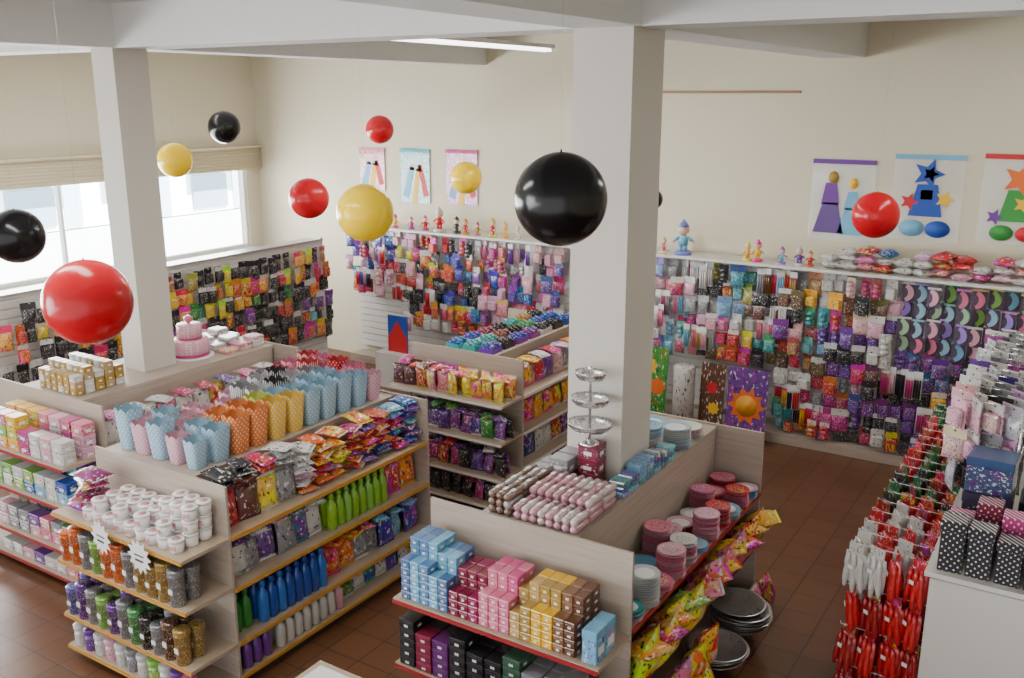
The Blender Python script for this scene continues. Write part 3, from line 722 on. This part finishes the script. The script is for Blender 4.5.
# ---- unit F (right rack)
FX=-.6
g=ob('hook_rack_unit',None,(FX,5.6,0),label='white display cabinet with wire hooks on its aisle side',cat='display unit')
ob('cabinet_body',MB().box(0,1.2,.02,3.5,0,1.24).mesh('fb',[WHITE]),parent=g)
ob('end_panel',MB().box(-.02,1.22,0,.02,0,1.22).mesh('fe',[WHITE]),parent=g)
ob('top_shelf',MB().box(-.05,1.25,-.03,3.53,1.24,1.27).mesh('ft',[WHITE]),parent=g)
ob('base_plinth',MB().box(-.45,0,.02,3.5,0,.08).mesh('fp',[DARK]),parent=g)
FH=MB()
fz=(1.26,.97,.68,.4)
DR=(.3,.006,.01); DG=(.015,.12,.03)
for z in fz:
    FH.tube((-.01,.03,z),(-.01,3.48,z),.006)
for ri,z in enumerate(fz):
    for k in range(18):
        y=5.72+k*.19
        L=.52 if ri else .5
        FH.tube((-.01,y-5.6,z),(-L,y-5.6,z+.012),.0028); FH.tube((-L,y-5.6,z+.012),(-L-.003,y-5.6,z+.03),.0028)
        for q in range(4):
            x=FX-.09-.125*q
            if ri==0: cols=[DG,R,DR,R,K,DG] if k>4 else [R,DR,R,W]
            elif ri==1: cols=[R,R,DR,R,DR,W,DG,(.03,.06,.3)] if k>1 else [R,DR,R,W]
            elif ri==2: cols=[R,DR,R,R,DR]
            else: cols=[R,R,DR,R,DR]
            if q==3 and k>7: cols=[DG,R,DR,R]
            put(CONE,(x,y+J(.02),z+.004),-H90+random.uniform(.3,1.25),rc(cols),'party horn packs on the wire hooks',rx=J(.1),scale=(1.15,1.2,1.02))
ob('wire_hook',FH.mesh('fh',[WIRE]),parent=g,kind='stuff')
rowc=[[K,K,K,K,MG,K,K,K],[K,BU,MG,K,PK,MG,K,PK],[MG,BU,K,MG,PK,MG,MG,K]]
hts=[[1.15,1.1,.95,1.2,.9,1,1,1],[.95,.8,1.25,.85,1,.9,1,1],[.8,1.2,1.0,1.3,.9,1,1,1]]
for jj,row in enumerate(rowc):
    for i,c in enumerate(row):
        put(GBX,(-.53+i*.152,5.69+jj*.17,1.271),J(.05),c,'gift boxes on the white cabinet',scale=(1,1,hts[jj][i]))
for i in range(3):
    put(GBB,(-.42+i*.32,6.35,1.271),J(.04),[(.03,.03,.06),K,V][i],'large gift boxes on the white cabinet')
    put(GBB,(-.42+i*.32,6.35,1.563),J(.06),[(.02,.06,.16),(.05,.02,.1),K][i],'large gift boxes on the white cabinet',scale=(.95,.95,.8))
g=ob('hanging_rack',None,(-.3,6.6,1.271),label='chrome wire rack of pale hanging packs on the cabinet',cat='rack')
FR=MB()
hz=(.76,.55,.34)
for y in(0,1.2,2.3):
    FR.tube((0,y,0),(0,y,.78),.01)
for z in hz: FR.tube((0,0,z),(0,2.3,z),.006)
for z in hz:
    for k in range(13):
        FR.tube((0,.05+k*.18,z),(-.42,.05+k*.18,z+.01),.0025)
        for q in range(4):
            put(rc([HB1,HB1,BL1,HB2]),(-.3-.06-.11*q,6.65+k*.18,1.27+z+.002),-H90+random.uniform(.3,1.3),rc([W,W,GR,GR,(.35,.36,.4),GR,LP,V,K]),'pale packs on the wire rack',scale=(1.1,1.1,1.05))
ob('frame',FR.mesh('frame',[CHROME]),parent=g)

# ---- top shelf of wall display
FG=[(-8.95,R,1.3),(-8.75,Y,1.1),(-8.45,MG,1.0),(-8.2,R,1.2),(-7.95,R,1.9),(-7.65,K,1.3),(-7.5,R,1.2),(-7.05,R,1.4),(-6.85,Y,1.2),(-6.65,W,1),(-4.55,PK,1.1),(-4.3,LB,2.3),(-3.5,Y,1.2),(-3.38,Y,1.4),(-3.1,LB,1.1),(-2.9,V,1.2),(-2.78,R,1),(-7.3,GO,1)]
for x,c,s in FG: put(FIG,(x,10.58,2.14),J(.6),c,'toy figurines on the top shelf',scale=s)
for k in range(12):
    for q in range(3-(k%4==0)):
        lying(BSIL,-2.55+k*.19,10.62+J(.03),2.19+.08*q,J(.7),.26,rc([PK,W,R,LP,W,MG] if k>5 else [R,PK,B,W,LP,W]),'rolled packs heaped on the top shelf',scale=(1.1,1.2,1),tilt=J(.2))

# ---- wall posters / hanging packs
def poster(x,ztop,w,h,kind,col,lab):
    g=ob('hanging_poster_pack',None,(x,10.885,ztop),label=lab,cat='hanging pack',group='packs hung high on the cream wall')
    ob('header_card',MB().box(-w/2,w/2,-.008,.004,-.05,0).mesh('hc',[MATTE]),parent=g,col=col)
    if kind==0:
        ob('printed_sheet',MB().box(-w/2+.01,w/2-.01,-.004,.004,-h,-.05).mesh('ps',[PRINTF]),parent=g,col=col)
        for (dx,dz,ww,hh,c,a) in((-.1,-.45,.12,.5,LB,.3),(.02,-.5,.1,.55,Y,.15),(.13,-.42,.1,.5,R,-.25),(0,-.25,.28,.1,W,.1)):
            M=Matrix.Translation((dx*w/.5,0,dz*h/.7*.95))@Matrix.Rotation(a,4,'Y')
            ob('printed_motif',MB().prism([(-ww/2,-hh*h/1.7),(ww/2,-hh*h/1.7),(ww/3,hh*h/1.7),(-ww/3,hh*h/1.7)],-.007,-.004,M=M).mesh('pm',[MATTE]),parent=g,col=c)
    else:
        ob('clear_sleeve',MB().box(-w/2,w/2,-.001,.003,-h,-.05).mesh('cs',[CLEAR]),parent=g)
        for a in kind:
            if a[0]=='d': m=MB().lathe([(a[3],0),(a[3],.006)],28,0,M=Matrix.Translation((a[1],-.004,a[2]))@Matrix.Rotation(H90,4,'X'),sx=a[5] if len(a)>5 else 1)
            elif a[0]=='s': m=MB().prism([(p+a[1],q+a[2]) for p,q in starp(a[3],5,.45)],-.009,-.003)
            else: 
                _,cx,cz,w2,c_,wt,hh=a; m=MB().prism([(cx-wt/2,cz+hh/2),(cx-w2/2,cz-hh/2),(cx+w2/2,cz-hh/2),(cx+wt/2,cz+hh/2)],-.008,-.003)
            ob('cutout',m.mesh('cutout',[MATTE]),parent=g,col=a[4])
poster(-9.41,3.24,.5,.62,0,PK,'colourful printed party sheet in a hanging sleeve')
poster(-8.6,3.25,.55,.78,0,T,'colourful printed party sheet in a hanging sleeve')
poster(-7.77,3.26,.55,.76,0,MG,'colourful printed party sheet in a hanging sleeve')
poster(-2.57,3.31,.68,.9,[('d',-.1,-.2,.07,GO,.8),('t',-.12,-.38,.2,V,.12,.24),('t',-.12,-.65,.34,(.1,.05,.2),.16,.34),('d',.12,-.26,.06,Y,.8),('t',.12,-.45,.18,LB,.1,.2),('t',.12,-.68,.28,LB,.14,.3)],V,'clear hanging pack with violet and blue cut-out shapes')
poster(-1.69,3.39,.7,.92,[('s',0,-.2,.17,B),('s',.02,-.2,.09,Y),('t',0,-.48,.34,B,.2,.34),('s',-.17,-.5,.1,R),('s',.18,-.46,.1,Y),('t',0,-.42,.12,R,.12,.1),('d',-.12,-.78,.09,LB,1.4),('d',.14,-.78,.09,B,1.4)],LB,'clear hanging pack with blue red and yellow cut-out stars')
poster(-.82,3.42,.7,.92,[('s',0,-.25,.18,OR),('t',0,-.52,.34,G,.2,.32),('s',-.2,-.64,.09,V),('s',.05,-.5,.1,Y),('d',.12,-.8,.08,R,1.4),('d',-.12,-.8,.08,G,1.4)],R,'clear hanging pack with orange and green cut-out shapes')

# ---- cut-outs standing below the wall display
def board(x,w,h,c,lab): 
    g=ob('party_cutout',None,(x,10.33,0),(-.08,0,0),label=lab,cat='party cut-out')
    ob('panel',MB().box(-w/2,w/2,0,.015,0,h).mesh('pn',[PRINTF]),parent=g,col=c); return g
g=board(-4.55,.4,1.0,G,'tall printed party cut-out board leaning on the display')
for dx,dz,r,c in((-.05,.75,.12,Y),(.08,.5,.12,OR),(-.06,.3,.1,R)): ob('printed_motif',MB().prism([(a+dx,b_+dz) for a,b_ in starp(r,8,.75)],-.004,-.001,0).mesh('pm',[MATTE]),parent=g,col=c)
g=board(-3.76,.3,.9,BR,'brown printed party cut-out board leaning on the display')
for dx,dz,r,c in((0,.6,.08,R),(.03,.35,.08,Y)): ob('printed_motif',MB().prism([(a+dx,b_+dz) for a,b_ in starp(r,8,.75)],-.004,-.001,0).mesh('pm',[MATTE]),parent=g,col=c)
g=board(-3.33,.48,.9,V,'printed board with a big orange sun leaning on the display')
ob('sun_rays',MB().prism([(a*1,b_+.45) for a,b_ in starp(.23,10)],-.004,-.001,0).mesh('sr',[MATTE]),parent=g,col=OR)
ob('sun_disc',MB().lathe([(.13,0),(.13,.004)],28,0,M=Matrix.Translation((0,-.004,.45))@Matrix.Rotation(H90,4,'X')).mesh('sd',[MATTE]),parent=g,col=(.7,.3,.02))
g=ob('decorative_candle',None,(-4.05,10.2,0),label='tall pale cylindrical candle prop on the floor',cat='candle prop')
ob('candle_body',MB().lathe([(.13,0),(.13,.86),(.12,.88),(.01,.88)],24).mesh('cb',[PRINTF]),parent=g,col=W)
ob('candle_band',MB().lathe([(.133,.1),(.133,.2)],24,cap=False).mesh('cb2',[MATTE]),parent=g,col=LP)
g=ob('party_cutout',None,(-8.2,9.9,0),(0,0,0),label='red and blue flat party panel on a white stand',cat='party cut-out')
ob('panel',MB().box(-.17,.17,-.01,.01,.5,1.02).mesh('pn',[MATTE]),parent=g,col=B)
ob('printed_motif',MB().prism([(-.17,.5),(.17,.5),(.17,.7),(0,.95),(-.17,.7)],-.014,-.01).mesh('pm',[MATTE]),parent=g,col=R)
ob('stand',MB().box(-.3,.3,-.15,.15,0,.5).mesh('sf',[WHITE]),parent=g)

# ---- service counter corner
g=ob('service_counter',None,(-2.9,3.0,0),label='white-topped counter with a wooden rim',cat='counter')
ob('counter_body',MB().box(-.5,.5,-.4,.34,0,.86).mesh('cbod',[WOOD]),parent=g)
ob('counter_rim',MB().box(-.54,.54,-.45,.38,.86,.9).mesh('crim',[WOODL]),parent=g)
ob('counter_top',MB().box(-.5,.5,-.41,.34,.9,.905).mesh('ctop',[WTAG]),parent=g)

# ------------------------------------------------------------ balloons
def balloon(p,r,col,cn):
    x,y,z=p
    g=ob('balloon',None,(x,y,z-r*1.03),label=f'shiny {cn} round latex balloon hanging on a thread',cat='balloon',group='hanging party balloons')
    prof=[]
    for i in range(25):
        a=math.pi*i/24; prof.append((max(r*math.sin(a),.002),r*1.03-r*math.cos(a)))
    ob('balloon_skin',MB().lathe(prof,40).mesh('skin',[BALL]),parent=g,col=col)
    ob('knot',MB().lathe([(.003,0),(.005,.004),(.002,.008),(.006,.011)],10).mesh('knot',[BALL]),(0,0,2*r*1.012),parent=g,col=col)
    top=(BZ if (-2.9<x<-2.45 or -7.75<x<-7.35 or 5.25<y<5.65) else CZ)-(z-r*1.03)
    ob('thread',MB().lathe([(.0005,2*r+.02),(.0005,top)],5).mesh('thread',[STRING]),parent=g)
RB=(.55,.006,.015);YL=(.9,.6,.005);KB=(.004,.004,.005)
for p,r,c,cn in [((-3.78,2.43,3.11),.19,RB,'red'),((-6.81,3.87,2.99),.2,KB,'black'),((-8.85,6.93,3.3),.19,YL,'yellow'),((-9.5,8.22,3.61),.2,KB,'black'),
    ((-6.79,6.88,3.0),.2,RB,'red'),((-8.08,9.52,3.57),.18,RB,'red'),((-4.2,4.77,3.24),.19,YL,'yellow'),((-6.86,9.7,3.0),.2,YL,'yellow'),
    ((-1.99,3.51,3.57),.2,KB,'black'),((-1.73,8.6,2.99),.2,RB,'red'),((-4.16,9.33,2.92),.11,KB,'black')]: balloon(p,r,c,cn)

g=ob('fluorescent_lamp',None,(-5.4,7.75,CZ),label='long white fluorescent tube fitting hung below the ceiling',cat='lamp')
ob('housing',MB().box(-.06,.06,-1.9,1.5,-.26,-.22).mesh('h',[WHITE]),parent=g)
for x in(-.03,.03): ob('tube',MB().lathe([(.016,-1.85),(.016,1.45)],12,M=Matrix.Translation((x,0,-.28))@Matrix.Rotation(-H90,4,'X')).mesh('t',[TUBE]),parent=g)
for y in(-1.1,1.1): ob('hanger_rod',MB().lathe([(.005,-.22),(.005,0)],6).mesh('r',[WHITE]),(0,y,0),parent=g)

# ------------------------------------------------------------ camera
cam=D.cameras.new('cam'); co=D.objects.new('cam',cam); COL.objects.link(co)
cam.sensor_width=36; cam.lens=940/1024*36; cam.clip_end=200
co.location=(0,0,4); co.rotation_euler=(math.radians(90-14.55),0,math.radians(32.5))
scene.camera=co

# ------------------------------------------------------------ lights
def area(name,loc,rot,sx,sy,e,col=(1,1,1)):
    l=D.lights.new(name,'AREA'); l.shape='RECTANGLE'; l.size=sx; l.size_y=sy; l.energy=e; l.color=col
    o=D.objects.new(name,l); COL.objects.link(o); o.location=loc; o.rotation_euler=rot; return o
area('ceiling_fill',(-5,8,4.3),(0,0,0),.3,3,90,(1,.96,.89))  # area fill beside the visible fluorescent fitting
area('ceiling_fill',(-5,2.5,4.6),(0,0,0),3,.4,110,(1,.96,.89))  # unseen fill added overhead, no fitting is modelled here
area('ceiling_fill',(-.5,8,4.6),(0,0,0),.4,3,65,(1,.96,.89))  # added overhead fill over the right side, without a fitting
area('ceiling_fill',(-10,6,4.6),(0,0,0),.4,4,50,(1,.96,.89))  # added overhead fill towards the window wall, without a fitting
area('window_light',(XW+.3,6,2.3),(0,-H90,0),1.3,8,600,(.97,.98,1))
area('front_light',(-4,-1.8,2.5),(H90,0,0),12,3.5,160,(1,.98,.95))
sun=D.lights.new('sun','SUN'); sun.energy=55; so=D.objects.new('sun',sun); COL.objects.link(so); so.rotation_euler=(0,math.radians(45),0)
w=D.worlds.new('w'); scene.world=w; w.use_nodes=True
w.node_tree.nodes['Background'].inputs[0].default_value=(.95,.97,1,1); w.node_tree.nodes['Background'].inputs[1].default_value=1.0
